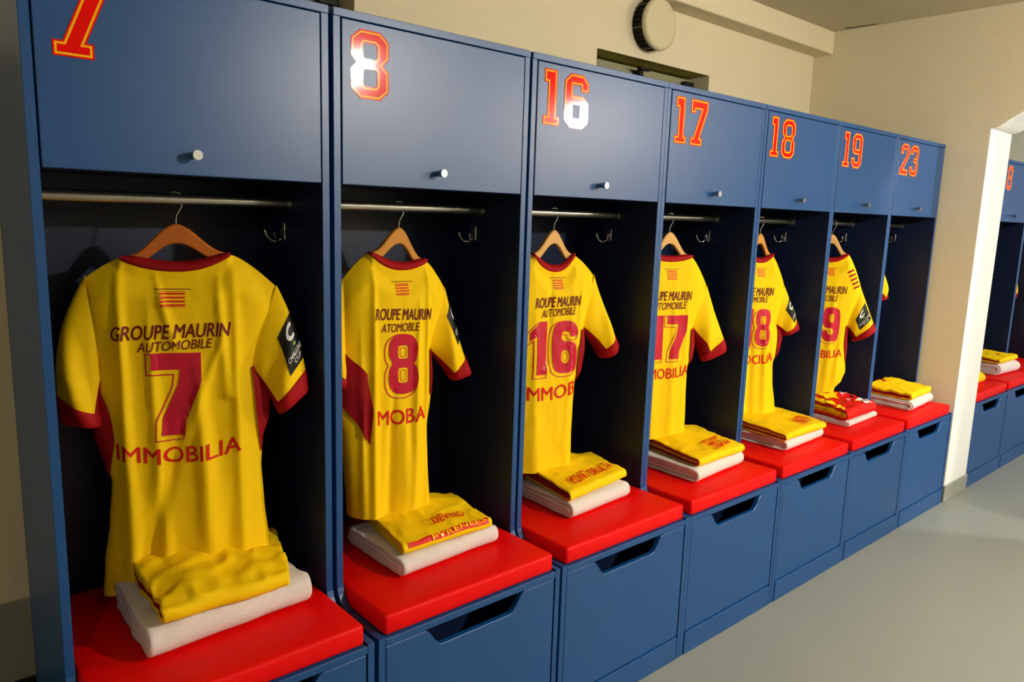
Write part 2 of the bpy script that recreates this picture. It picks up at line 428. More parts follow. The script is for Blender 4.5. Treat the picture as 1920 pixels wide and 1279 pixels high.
def cushion(x0, x1, label, group):
    lo, hi = (T+.004, -.192, 0), (x1-x0-T-.004, .364, CUSH-SEAT)
    c = tag(empty('seat_cushion', (x0, 0, SEAT+.0003)), label, 'cushion', group)
    bm = bmesh.new(); bm_box(bm, lo, hi, .009, 3)
    bmesh.ops.subdivide_edges(bm, edges=[e for e in bm.edges if e.calc_length() > .2], cuts=9, use_grid_fill=True)
    cx, cy = (lo[0]+hi[0])/2, (lo[1]+hi[1])/2; sx, sy = (hi[0]-lo[0])/2, (hi[1]-lo[1])/2
    for v in bm.verts:
        a, b = (v.co.x-cx)/sx, (v.co.y-cy)/sy
        if v.co.z > .03: v.co.z += .004*(1-a*a)*(1-b*b)
        else: pass
        q = max(0, 1-abs(v.co.z-.026)/.026)
        if abs(b) > .97: v.co.y += .003*q*(1 if b > 0 else -1)*(1-a*a)
        if abs(a) > .97: v.co.x += .002*q*(1 if a > 0 else -1)*(1-b*b)
        v.co += Vector((0, 0, .0008*noise.noise(v.co*14+Vector((x0, 0, 0))))) if v.co.z > .03 else Vector()
    from_bm('cover', bm, M['red'], c, smooth=True)
    z = hi[2]-.0045
    pts = [(lo[0]+.006, lo[1]+.0035, z), (hi[0]-.006, lo[1]+.0035, z)]
    pts = [(lo[0]+.006+(hi[0]-lo[0]-.012)*k/12, lo[1]+.0028-.001*(1-(k/6-1)**2), z+.0004*math.sin(k*2.1)) for k in range(13)]
    tube('seam', pts, .0013, M['red'], c, 6)
    return c
CU = {'7': 'red vinyl seat cushion under the nearest folded towel, below jersey 7', '8': 'red vinyl seat cushion second from the left, in locker 8',
      '16': 'red vinyl seat cushion third from the left, in locker 16', '17': 'red vinyl seat cushion fourth from the left, in locker 17',
      '18': 'red vinyl seat cushion fifth from the left, in locker 18', '19': 'red vinyl seat cushion carrying the red and yellow folded jersey',
      '23': 'red vinyl seat cushion on the last bench beside the white pillar'}
for x0, x1, n in LOCK:
    locker(x0, x1, n, L_LABEL[n], 'numbered lockers along the wall'); cushion(x0, x1, CU[n], 'red seat cushions')
NL = ['plain blue locker right behind the white pillar in the next room', 'plain blue locker in the next room with a partly hidden red number', 'plain blue locker at the right picture edge in the next room']
NC = ['red seat cushion partly hidden by the white pillar in the next room', 'red seat cushion under the rolled towel in the next room', 'red seat cushion at the right picture edge in the next room']
for (x0, x1, n), la, lc in zip(NEXT, NL, NC):
    locker(x0, x1, n, la, 'lockers in the next room'); cushion(x0, x1, lc, 'red seat cushions')

# ------------------------------------------------------------------ hangers
def ztop_of(spec, u):
    d = spec['right'] if u >= 0 else spec['left']; a = abs(u); c, s = d['col'], d['sh']
    if a <= c[0]: return spec['neck']+(c[1]-spec['neck'])*((a/c[0])**2.2)
    return c[1]+(s[1]-c[1])*(min(1, (a-c[0])/(s[0]-c[0])))**1.35
def hanger(spec, wood, label):
    H = tag(empty('coat_hanger', (spec['x'], .175, 1.508), -R(spec['yaw'])), label, 'hanger', 'wooden coat hangers')
    zr = 1.508
    def top(u):
        d = spec['right'] if u >= 0 else spec['left']; cu, cz = d['col']; a = abs(u)
        ze = cz+.006-zr                                   # height where the arm meets the collar
        t = min(1, a/(cu*.86)); z = -.0545+(ze+.0545)*(1-math.cos(t*math.pi))/2*.82+(ze+.0545)*.18*t
        if a > cu*.86: z = ze-(a-cu*.86)*.9
        if a > cu: z = min(z, ztop_of(spec, u)-zr-.012)
        return z
    def thick(u):
        a = abs(u); return .044-.020*min(1, a/.09)
    ul, ur = -(spec['left']['sh'][0]-.03), spec['right']['sh'][0]-.03
    us = [ul+(ur-ul)*k/44 for k in range(45)]
    up = [(u, top(u)) for u in us]; dn = [(u, top(u)-thick(u)) for u in reversed(us)]
    prism('hanger_body', up+dn, 'y', -.010, .010, wood, H, bevel=.003)
    pts = [(0, 0, -.06), (0, 0, -.045), (.002, 0, -.035), (.013, 0, -.016)]
    for k in range(0, 13):
        a = R(-35+k*19); pts.append((.0158*math.cos(a), 0, .0158*math.sin(a)))
    tube('wire_hook', pts, .0018, M['chrome'], H, 8)
    return H

# ------------------------------------------------------------------ jerseys
JD = {  # loops for the printed number, unit height
 '7': ([(0, 1), (0, .80), (.36, .80), (.33, .62), (.12, .22), (.10, 0), (.40, 0), (.42, .2), (.64, .66), (.64, 1)], []),
 '1': ([(.16, 0), (.44, 0), (.44, 1), (.24, 1), (0, .80), (0, .64), (.16, .74)], []),
 '8': (DIG['8'][0], DIG['8'][1]), '6': (DIG['6'][0], DIG['6'][1]), '9': (DIG['9'][0], DIG['9'][1]), '2': (DIG['2'][0], []), '3': (DIG['3'][0], [])}
def jersey(spec):
    num, xc, th = spec['num'], spec['x'], R(spec['yaw'])
    rnd = random.Random(spec['seed'])
    J = tag(empty('jersey', (xc, .175, CUSH+.004), -th), spec['label'], 'jersey', 'yellow jerseys on hangers')
    ZB = CUSH+.004
    rt, lf = spec['right'], spec['left']          # dicts col, sh, slo, cfo, cfi, arm, side
    zh = spec['hem']
    def side(u):  return rt if u >= 0 else lf
    def Wd(z, s):
        d = rt if s > 0 else lf
        L = sorted([(zz, uu) for uu, zz in d['side']] + [(d['arm'][1], d['arm'][0]+.012), (d['sh'][1], d['sh'][0])])
        return lerp_list(L, z)
    def ztop(u):
        d = side(u); a = abs(u); c, s = d['col'], d['sh']
        if a <= c[0]:
            zm = spec['neck']; t = a/c[0]; return zm+(c[1]-zm)*(t**2.2)
        return c[1]+(s[1]-c[1])*((a-c[0])/(s[0]-c[0]))**1.35
    folds = spec['folds']; dep = spec.get('depth', .034)
    def hfield(u, z):
        """how far the cloth bulges towards the viewer, before folds"""
        W_ = Wd(z, 1 if u >= 0 else -1); a = min(1, abs(u)/W_)
        d = dep*(1+.35*max(0, (1.1-z)/.5))
        e = max(0, 1-a**3.5)**.5
        tp = max(0, min(1, (ztop(u)-z)/.07)); inn = abs(u) < side(u)['col'][0]
        tp = max(tp**.55, .62 if inn else .16)
        y = d*e*tp
        for f in folds:       # (u_top, u_bottom, width, amplitude, z_top, z_bottom)
            k = (f[4]-z)/(f[4]-f[5])
            if -.1 < k < 1.15:
                uc = f[0]+(f[1]-f[0])*k; g = math.exp(-((u-uc)/(f[2]*(.5+.7*k)))**2)
                y += f[3]*g*min(1, max(0, (k+.1)/.35))*e
        y += .0035*e*noise.noise(Vector((u*11+spec['seed'], z*5, .3)))+.0012*e*noise.noise(Vector((u*40, z*22, spec['seed'])))
        y += .007*e*max(0, 1-(z-zh)/.10)*noise.noise(Vector((u*13, 1.7, spec['seed'])))
        return y
    def P(u, z, off=0): return (u, -hfield(u, z)-off, z-ZB)
    # body: two sheets (towards the viewer, and towards the locker's back)
    NU, NZ = 72, 84; V, F = [], []
    for sgn in (1, -1):
        base = len(V)
        for j in range(NZ+1):
            t = j/NZ
            for i in range(NU+1):
                a = -1+2*i/NU; s = 1 if a >= 0 else -1
                aa = s*(abs(a)**.9)
                # column top is found along the outline at full height
                us = aa*(rt if s > 0 else lf)['sh'][0]
                zt = ztop(us); zb_ = zh+spec.get('hemslope', 0)*aa; z = zb_+(zt-zb_)*t
                zs_ = min(z, (rt if s > 0 else lf)['sh'][1])
                u = aa*Wd(zs_, s)
                if sgn < 0:
                    drop = .07*max(0, 1-abs(u)/(rt['col'][0]))*t**6
                    y = hfield(u, z)*.85; V.append((u, y, z-drop-ZB))
                else: V.append(P(u, min(z, ztop(u))))
        for j in range(NZ):
            for i in range(NU):
                q = (base+j*(NU+1)+i, base+j*(NU+1)+i+1, base+(j+1)*(NU+1)+i+1, base+(j+1)*(NU+1)+i)
                F.append(q if sgn > 0 else q[::-1])
    body = mk('body', V, F, M['yellow'], J, smooth=True)
    # collar band: closed loop round the neck
    cr, cl, nk = rt['col'], lf['col'], spec['neck']
    N = 56; V, F = [], []; bw = .026
    for k in range(N):
        a = 2*math.pi*k/N; s = math.cos(a); u = s*(cr[0] if s > 0 else cl[0])*1.0
        back = math.sin(a) >= 0                     # the side facing the viewer
        if back:
            z = ztop(u); y = -hfield(u, z)-.0015; zt = z+bw*.76*(1-.72*abs(s)**5); uu = u*(1-.035)
            y2 = y+.010
        else:
            c1 = (cr if s > 0 else cl)[1]; z = c1-(c1-nk+.07)*(1-abs(s)**2.2); y = .034*(1-abs(s)**3)**.5+.002; zt = z+bw*.6*(1-.6*abs(s)**5); uu = u*.97; y2 = y-.006
        V += [(u, y, z-.003-ZB), (u*.995, y-.0015 if back else y+.0015, z+.006-ZB), (uu, y2, zt-ZB), (uu*.985, y2+(.004 if back else -.004), zt-.004-ZB), (u*.97, y+(.005 if back else -.005), z-.004-ZB)]
    for k in range(N):
        for r in range(5):
            F.append((k*5+r, k*5+(r+1) % 5, ((k+1) % N)*5+(r+1) % 5, ((k+1) % N)*5+r))
    mk('collar', V, F, M['cuff'] if spec.get('brightcollar') else M['maroon'], J, smooth=True)
    # sleeves
    def sleeve(d, s, patch):
        o = [d['sh'], d['slo'], d['cfo']]; inn = [d['arm'], d['cfi']]
        def pl(L, t):
            if len(L) == 2: return Vector(L[0]).lerp(Vector(L[1]), t)
            A, B, C_ = map(Vector, L); 
            tm = (B-A).length/((B-A).length+(C_-B).length)
            # smooth quadratic through the three points
            q = (B-(1-tm)**2*A-tm**2*C_)/(2*tm*(1-tm)); return (1-t)**2*A+2*t*(1-t)*q+t*t*C_
        def S(t, a, grow=0, y0=0):
            """t along the sleeve, a angle: 0 outer edge, pi/2 towards viewer, pi inner edge"""
            O, I = pl(o, t), pl(inn, t); c = (O+I)/2; h = (O-I)/2; b = .014+.034*min(1, t*1.7)
            n = .004*noise.noise(Vector((c.x*16+math.cos(a)*1.3, c.y*16, math.sin(a)+spec['seed']+s)))*min(1, t*3)
            ca, sa = math.cos(a), math.sin(a)
            f = .006*math.sin(t*7+ca*3+spec['seed'])*min(1, t*2)*max(0, sa)
            hh = h*(1+grow/h.length)
            return ((c.x+hh.x*ca)*s, -(sa*(b+grow)+n+f)-.004+y0, c.y+hh.y*ca-ZB)
        NA, NT = 40, 22; t1 = .80
        def strip(nm, lo, hi, m, n, g=0):
            V, F = [], []
            for j in range(NT+1):
                t = -.04+(t1+.05)*j/NT; A = math.acos(max(-.985, min(.9, -.97+.27*(j/NT)+spec.get('under', 0)*min(1, .3+j/NT))))
                a0_, a1_ = (-A, A) if lo else (A-.02, 2*math.pi-A+.02)
                for k in range(n+1): V.append(S(t, a0_+(a1_-a0_)*k/n, g))
            for j in range(NT):
                for k in range(n): F.append((j*(n+1)+k, j*(n+1)+k+1, (j+1)*(n+1)+k+1, (j+1)*(n+1)+k))
            mk(nm, V, F, m, J, smooth=True)
        strip('sleeve', True, 0, M['yellow'], 34); strip('sleeve_underside', False, 0, M['maroon'], 10, -.0006)
        V, F = [], []; prof = [(t1, .0012), (t1+.004, .0022), (.9, .0025), (.995, .0022), (1.0, .0008), (.99, -.002), (.86, -.004)]
        for t, g in prof:
            for k in range(NA): V.append(S(t, 2*math.pi*k/NA, g))
        for j in range(len(prof)-1):
            for k in range(NA): F.append((j*NA+k, j*NA+(k+1) % NA, (j+1)*NA+(k+1) % NA, (j+1)*NA+k))
        F.append(tuple((len(prof)-1)*NA+k for k in range(NA)))
        mk('cuff', V, F, M['cuff'], J, smooth=True)
        if patch:
            a0, a1, ta, tb = patch
            pb = []; n1, n2 = 14, 14; V, F = [], []
            for j in range(n2+1):
                for i in range(n1+1): V.append(S(ta+(tb-ta)*j/n2, a0+(a1-a0)*i/n1, .0016))
            for j in range(n2):
                for i in range(n1): F.append((j*(n1+1)+i, j*(n1+1)+i+1, (j+1)*(n1+1)+i+1, (j+1)*(n1+1)+i))
            pt = mk('sleeve_patch', V, F, M['black'], J, smooth=True)
            def onp(g, m, nm):   # flat geo in patch units: x 0..1 across (viewer side -> outer), y 0..1 up
                V = [S(tb+(ta-tb)*p[1], a1+(a0-a1)*p[0], .0026) for p in g[0]]
                mk(nm, V, g[1], m, pt)
            arc = [(.5+.24*math.cos(R(x)), .74+.17*math.sin(R(x))) for x in range(50, 311, 20)]
            arc2 = [(.5+.13*math.cos(R(x)), .74+.09*math.sin(R(x))) for x in range(310, 49, -20)]
            onp(poly_geo([arc+arc2], .06), M['white'], 'badge')
            onp(poly_geo([[(.44, .50), (.56, .50), (.56, .44), (.44, .44)]], .06), M['green'], 'badge_dot')
            onp(fit_geo(text_geo('CHALLENGE', 1, 0, .01, .3), .07, .93, .24, .36), M['white'], 'lettering')
            onp(fit_geo(text_geo('CUP', 1, 0, .01, .3), .30, .70, .09, .20), M['white'], 'lettering')
    sleeve(rt, 1, spec.get('patch')); sleeve(lf, -1, None)
    # dark side gussets below the arms
    for d, s in ((rt, 1), (lf, -1)):
        g = d.get('gusset')
        if not g: continue
        L = sorted((zz, uu) for uu, zz in g); V, F = [], []; n = 26; m_ = 8
        za, zb = L[0][0], L[-1][0]
        for j in range(n+1):
            z = za+(zb-za)*j/n; ui = lerp_list(L, z); uo = Wd(z, s)
            if d.get('gout'): uo = max(ui, min(uo, lerp_list(sorted((q[1], q[0]) for q in d['gout']), z)))
            for i in range(m_+1):
                u = (ui+(uo-ui)*(i/m_))*s
                p = P(u, z, .006); V.append((p[0]*1.004, p[1], p[2]))
        for j in range(n):
            for i in range(m_):
                q = (j*(m_+1)+i, j*(m_+1)+i+1, (j+1)*(m_+1)+i+1, (j+1)*(m_+1)+i); F.append(q if s > 0 else q[::-1])
        mk('side_panel', V, F, M['maroon'], J, smooth=True)
    # prints
    def put(g, m, nm, off=.0018):
        V = [P(p[0], p[1], off) for p in g[0]]; return mk(nm, V, g[1], m, J)
    def curve_up(g, k, u0):       # bend a text line a little like the cloth hangs
        return ([(p[0], p[1]+k*(p[0]-u0)**2) for p in g[0]], g[1])
    t = spec['text']
    for key, s_, mt, sh, bd in (('l1', t['l1'][0], M['print_dark'], .22, .012), ('l2', t['l2'][0], M['print_dark'], .22, .006), ('l3', t['l3'][0], M['print_red'], 0, .008)):
        _, u0, u1, z0, z1, sl = t[key]
        g = fit_geo(text_geo(s_, 1, sh, bd, .12), u0, u1, z0, z1)
        g = ([(p[0], p[1]+sl*(p[0]-(u0+u1)/2)) for p in g[0]], g[1])
        if key == 'l3': g = curve_up(g, 1.1, (u0+u1)/2)
        put(g, mt, {'l1': 'sponsor_lettering', 'l2': 'sponsor_lettering', 'l3': 'sponsor_lettering'}[key])
    u0, u1, z0, z1 = t['num']; tot = sum(.62 if c != '1' else .44 for c in num)+.13*(len(num)-1); xx = 0
    for c in num:
        outer, holes = JD[c]
        if c in '8692': outer = chaikin(outer, 2); holes = [chaikin(h, 2) for h in holes]
        wd = .62 if c != '1' else .44
        sx = (u1-u0)/tot; sz = z1-z0
        fx = lambda L, dx=0, dz=0: [(u0+(xx+p[0])*sx+dx, z0+p[1]*sz+dz) for p in L]
        loops = [ccw(fx(outer))]+[cw(fx(h)) for h in holes]
        gs = [poly_geo(loops, .014), ring_geo(inset(ccw(fx(outer, -.0075, -.0065)), -.006), .0026, .014)]
        for h in holes:
            hh = fx(h); cx_ = sum(p[0] for p in hh)/len(hh); cz_ = sum(p[1] for p in hh)/len(hh)
            gs.append(ring_geo(ccw([(cx_+(p[0]-cx_)*.62, cz_+(p[1]-cz_)*.72) for p in hh]), .0016, .014))
        put(join_geo(gs), M['print_pink'], 'number_digit')
        xx += wd+.13
    # small striped flag below the collar
    fu0, fu1, fz0, fz1 = t['flag']; gs = []
    for k in range(4):
        z = fz0+(fz1-fz0)*(k+.35)/4.2; gs.append(poly_geo([[(fu0, z), (fu1, z), (fu1, z+(fz1-fz0)*.105), (fu0, z+(fz1-fz0)*.105)]], .012))
    gs.append(ring_geo([(fu0, fz0), (fu1, fz0), (fu1, fz1), (fu0, fz1)], .0008, .012))
    put(join_geo(gs), M['print_red'], 'flag_print')
    put(poly_geo([[(fu0-.013, fz1+.004), (fu1+.013, fz1+.004), (fu1+.013, fz1+.0055), (fu0-.013, fz1+.0055)]], .012), M['print_dark'], 'caption_line')
    if spec.get('stripes'):
        d = rt
        for k in range(5):
            t_ = k/5
            c = Vector(d['col']).lerp(Vector(d['sh']), .35+.55*t_)
            put(poly_geo([[(c.x-.03, c.y-.022), (c.x+.002, c.y-.008), (c.x+.004, c.y-.017), (c.x-.028, c.y-.031)]], .012), M['cuff'], 'shoulder_stripe')
    return J

def mir(d, k=1.0):
    q = dict(d); return q
S7 = dict(num='7', x=-.296, yaw=26, seed=3, hem=.635, hemslope=.045, neck=1.352, depth=.036, label='yellow jersey with number 7 on the nearest hanger',
    right=dict(col=(.113, 1.387), sh=(.216, 1.309), slo=(.245, 1.238), cfo=(.279, 1.068), cfi=(.212, 1.013), arm=(.149, 1.129),
               side=[(.194, 1.062), (.188, 1.009), (.173, .954), (.168, .886), (.173, .791), (.181, .706), (.188, .60)], gusset=[(.153, 1.13), (.160, 1.048), (.164, .99), (.169, .924)]),
    left=dict(col=(.115, 1.376), sh=(.195, 1.326), slo=(.249, 1.181), cfo=(.251, 1.012), cfi=(.163, 1.002), arm=(.163, 1.125),
              side=[(.194, 1.038), (.189, .976), (.170, .905), (.159, .865), (.168, .769), (.184, .662), (.193, .559)], gusset=[(.174, 1.113), (.145, 1.022), (.140, .972), (.159, .87)]),
    folds=[(-.12, -.11, .018, .017, 1.33, .62), (-.06, -.04, .018, .011, 1.25, .60), (.04, .06, .024, .016, 1.12, .60), (.12, .13, .016, .013, 1.32, .62), (.085, .10, .011, .009, 1.34, 1.1), (-.045, -.01, .009, .008, 1.34, 1.2), (.0, -.10, .02, -.012, 1.0, .6), (.10, .02, .012, .006, 1.22, 1.0)],
    patch=(.02, 1.30, .24, .68),
    text=dict(l1=('GROUPE MAURIN', -.138, .112, 1.200, 1.233, .04), l2=('AUTOMOBILE', -.086, .072, 1.174, 1.196, .06), num=(-.057, .043, .978, 1.168), l3=('IMMOBILIA', -.138, .128, .912, .950, .04), flag=(-.033, .017, 1.271, 1.306)))
S8 = dict(num='8', x=.288, yaw=12, seed=11, hem=.650, neck=1.342, depth=.046, brightcollar=1, label='yellow jersey with number 8 and deep pleats, hanging second from left',
    right=dict(col=(.074, 1.364), sh=(.140, 1.280), slo=(.153, 1.232), cfo=(.217, 1.042), cfi=(.164, 1.016), arm=(.082, 1.116),
               side=[(.10, 1.04), (.096, .97), (.084, .89), (.088, .78), (.096, .66), (.10, .60)], gusset=[(.083, 1.116), (.082, 1.05), (.083, .985)]),
    left=dict(col=(.088, 1.382), sh=(.165, 1.305), slo=(.21, 1.20), cfo=(.235, 1.045), cfi=(.150, 1.02), arm=(.152, 1.124),
              side=[(.19, 1.05), (.185, .96), (.165, .87), (.158, .79), (.15, .69), (.145, .6)], gusset=[(.160, 1.12), (.105, 1.06), (.093, .96), (.100, .865)], gout=[(.30, 1.02), (.165, .97), (.125, .91), (.102, .865)]),
    folds=[(-.085, -.09, .012, .016, 1.30, .60), (-.03, -.045, .014, -.012, 1.0, .62), (.045, .03, .013, .010, 1.22, .62), (.07, .075, .008, .008, 1.3, .66), (-.12, -.115, .010, .012, 1.15, .62), (.0, .01, .02, .008, .95, .62)],
    patch=(-.5, 1.05, .16, .56),
    text=dict(l1=('ROUPE MAURIN', -.084, .082, 1.204, 1.236, -.03), l2=('ATOMOBLE', -.066, .044, 1.172, 1.196, .02), num=(-.044, .034, .998, 1.166), l3=('MOBA', -.078, .066, .912, .955, .04), flag=(-.022, .014, 1.272, 1.304)))
S16 = dict(num='16', x=.879, yaw=12, seed=21, hem=.655, neck=1.322, depth=.04, brightcollar=1, label='third yellow jersey from the left, number 16 on a pale hanger',
    right=dict(col=(.074, 1.374), sh=(.168, 1.300), slo=(.200, 1.217), cfo=(.275, 1.066), cfi=(.212, 1.018), arm=(.118, 1.130),
               side=[(.135, 1.06), (.125, .99), (.100, .945), (.096, .85), (.095, .75), (.097, .6)], gusset=[(.105, 1.128), (.094, 1.06), (.088, 1.0), (.094, .935)]),
    left=dict(col=(.085, 1.374), sh=(.178, 1.305), slo=(.21, 1.217), cfo=(.26, 1.06), cfi=(.19, 1.02), arm=(.14, 1.130),
              side=[(.16, 1.06), (.15, .98), (.14, .9), (.14, .75), (.145, .6)], gusset=[(.145, 1.128), (.13, 1.05), (.14, .92)]),
    folds=[(-.02, -.03, .012, -.007, 1.30, 1.05), (.06, .06, .02, .006, 1.25, .62), (-.08, -.07, .02, .008, 1.2, .62), (.1, .09, .01, .006, 1.28, 1.1)],
    under=.12,
    text=dict(l1=('ROUPE MAURIN', -.082, .092, 1.206, 1.24, .03), l2=('AUTOMOBILE', -.058, .074, 1.176, 1.202, .06), num=(-.098, .080, .985, 1.160), l3=('IMMOB', -.118, .084, .898, .944, .05), flag=(-.012, .024, 1.264, 1.296)))
S17 = dict(num='17', x=1.489, yaw=20, seed=31, hem=.66, neck=1.345, depth=.038, brightcollar=1, label='fourth yellow jersey from the left, with number 17',
    right=dict(col=(.098, 1.362), sh=(.186, 1.243), slo=(.220, 1.158), cfo=(.284, 1.008), cfi=(.188, .950), arm=(.118, 1.088),
               side=[(.14, 1.02), (.135, .97), (.114, .93), (.115, .85), (.12, .72), (.122, .6)], gusset=[(.108, 1.085), (.104, 1.0), (.112, .915)]),
    left=dict(col=(.09, 1.365), sh=(.18, 1.28), slo=(.22, 1.19), cfo=(.27, 1.04), cfi=(.19, 1.0), arm=(.13, 1.10),
              side=[(.15, 1.02), (.14, .95), (.13, .85), (.135, .6)], gusset=[(.135, 1.1), (.125, 1.0), (.13, .92)]),
    folds=[(.02, .03, .02, .006, 1.25, .62), (-.06, -.06, .02, .007, 1.2, .62), (.08, .085, .012, .005, 1.28, .7)],
    under=.16,
    text=dict(l1=('GROUPE MAURIN', -.12, .096, 1.196, 1.232, .0), l2=('AUTOMOBILE', -.09, .074, 1.162, 1.19, .03), num=(-.085, .078, .972, 1.14), l3=('IMMOBILIA', -.13, .102, .895, .936, .0), flag=(-.016, .024, 1.275, 1.31)))
S18 = dict(num='18', x=2.126, yaw=25, seed=41, hem=.648, neck=1.330, depth=.04, brightcollar=1, label='yellow jersey with number 18 and black sleeve badge',
    right=dict(col=(.062, 1.363), sh=(.146, 1.222), slo=(.186, 1.140), cfo=(.228, 1.040), cfi=(.150, 1.006), arm=(.104, 1.056),
               side=[(.15, 1.0), (.142, .95), (.112, .88), (.118, .80), (.14, .70), (.16, .62)], gusset=[(.108, 1.056), (.11, .98), (.108, .90)]),
    left=dict(col=(.075, 1.365), sh=(.16, 1.27), slo=(.20, 1.18), cfo=(.25, 1.04), cfi=(.17, 1.0), arm=(.12, 1.09),
              side=[(.14, 1.02), (.13, .95), (.12, .85), (.13, .6)], gusset=[(.125, 1.09), (.12, 1.0), (.122, .92)]),
    folds=[(.03, .06, .018, .012, 1.1, .62), (-.03, -.02, .016, -.010, 1.15, .62), (.08, .12, .014, .008, 1.0, .62), (-.08, -.07, .02, .006, 1.2, .62)],
    patch=(.30, 1.45, .22, .66),
    text=dict(l1=('GROUPE MAURIN', -.12, .068, 1.186, 1.222, .0), l2=('AUTOMOBILE', -.09, .04, 1.156, 1.182, .03), num=(-.075, .058, .965, 1.128), l3=('IMMOCILIA', -.13, .085, .885, .925, .0), flag=(-.02, .018, 1.268, 1.30)))
S19 = dict(num='19', x=2.786, yaw=52, seed=51, hem=.662, neck=1.322, depth=.04, brightcollar=1, stripes=1, label='yellow jersey with number 19, striped shoulder and black sleeve badge',
    right=dict(col=(.080, 1.359), sh=(.161, 1.187), slo=(.200, 1.097), cfo=(.244, .994), cfi=(.144, .930), arm=(.102, 1.013),
               side=[(.116, .97), (.12, .90), (.118, .84), (.124, .78), (.110, .73), (.080, .69), (.07, .64)], gusset=[(.10, 1.01), (.098, .93), (.112, .83)]),
    left=dict(col=(.08, 1.36), sh=(.16, 1.25), slo=(.2, 1.16), cfo=(.25, 1.02), cfi=(.17, .98), arm=(.12, 1.07),
              side=[(.13, 1.0), (.125, .9), (.12, .8), (.1, .65)], gusset=[(.125, 1.07), (.12, 1.0), (.122, .9)]),
    folds=[(.03, .02, .02, .007, 1.2, .66), (-.05, -.03, .02, .007, 1.2, .66), (.08, .06, .014, .006, 1.0, .66)],
    patch=(.55, 1.85, .26, .66),
    text=dict(l1=('GROUPE MAURIN', -.12, .086, 1.166, 1.205, .0), l2=('AUTOMOBILE', -.09, .046, 1.128, 1.158, .03), num=(-.085, .062, .93, 1.10), l3=('IMMOBILIA', -.13, .09, .845, .885, .0), flag=(-.02, .02, 1.255, 1.288)))
S23 = dict(S17); S23.update(num='23', x=3.215, yaw=0, seed=61, label='yellow jersey almost hidden in the last locker, only a sleeve showing')
S23['right'] = dict(col=(.09, 1.362), sh=(.150, 1.290), slo=(.186, 1.225), cfo=(.196, 1.120), cfi=(.14, 1.10), arm=(.11, 1.15), side=[(.12, 1.08), (.115, .97), (.11, .8), (.11, .6)])
S23['left'] = dict(S23['right'])
SN = dict(S23); SN.update(num='3', x=5.44, yaw=0, seed=71, label='yellow jersey at the right picture edge, only a sleeve showing')
SN['right'] = dict(S23['right'], sh=(.17, 1.27), slo=(.21, 1.19), cfo=(.24, 1.03), cfi=(.17, 1.0), arm=(.12, 1.1)); SN['left'] = dict(SN['right'])
for s_, wd, lb in ((S7, 'wood_o', 'orange wooden hanger holding jersey 7'), (S8, 'wood_m', 'honey brown wooden hanger with dark knots holding jersey 8'), (S16, 'wood_l', 'pale wooden hanger holding jersey 16'),
                   (S17, 'wood_l', 'pale wooden hanger holding jersey 17, cut off by the locker side'), (S18, 'wood_m', 'half hidden honey brown wooden hanger fifth from the left, holding jersey 18'), (S19, 'wood_l', 'half hidden pale wooden hanger sixth from the left, holding jersey 19'),
                   (S23, 'wood_l', 'hidden wooden hanger in the last locker before the cream wall'), (SN, 'wood_l', 'wooden hanger in the next room at the right picture edge')):
    hanger(s_, M[wd], lb); jersey(s_)

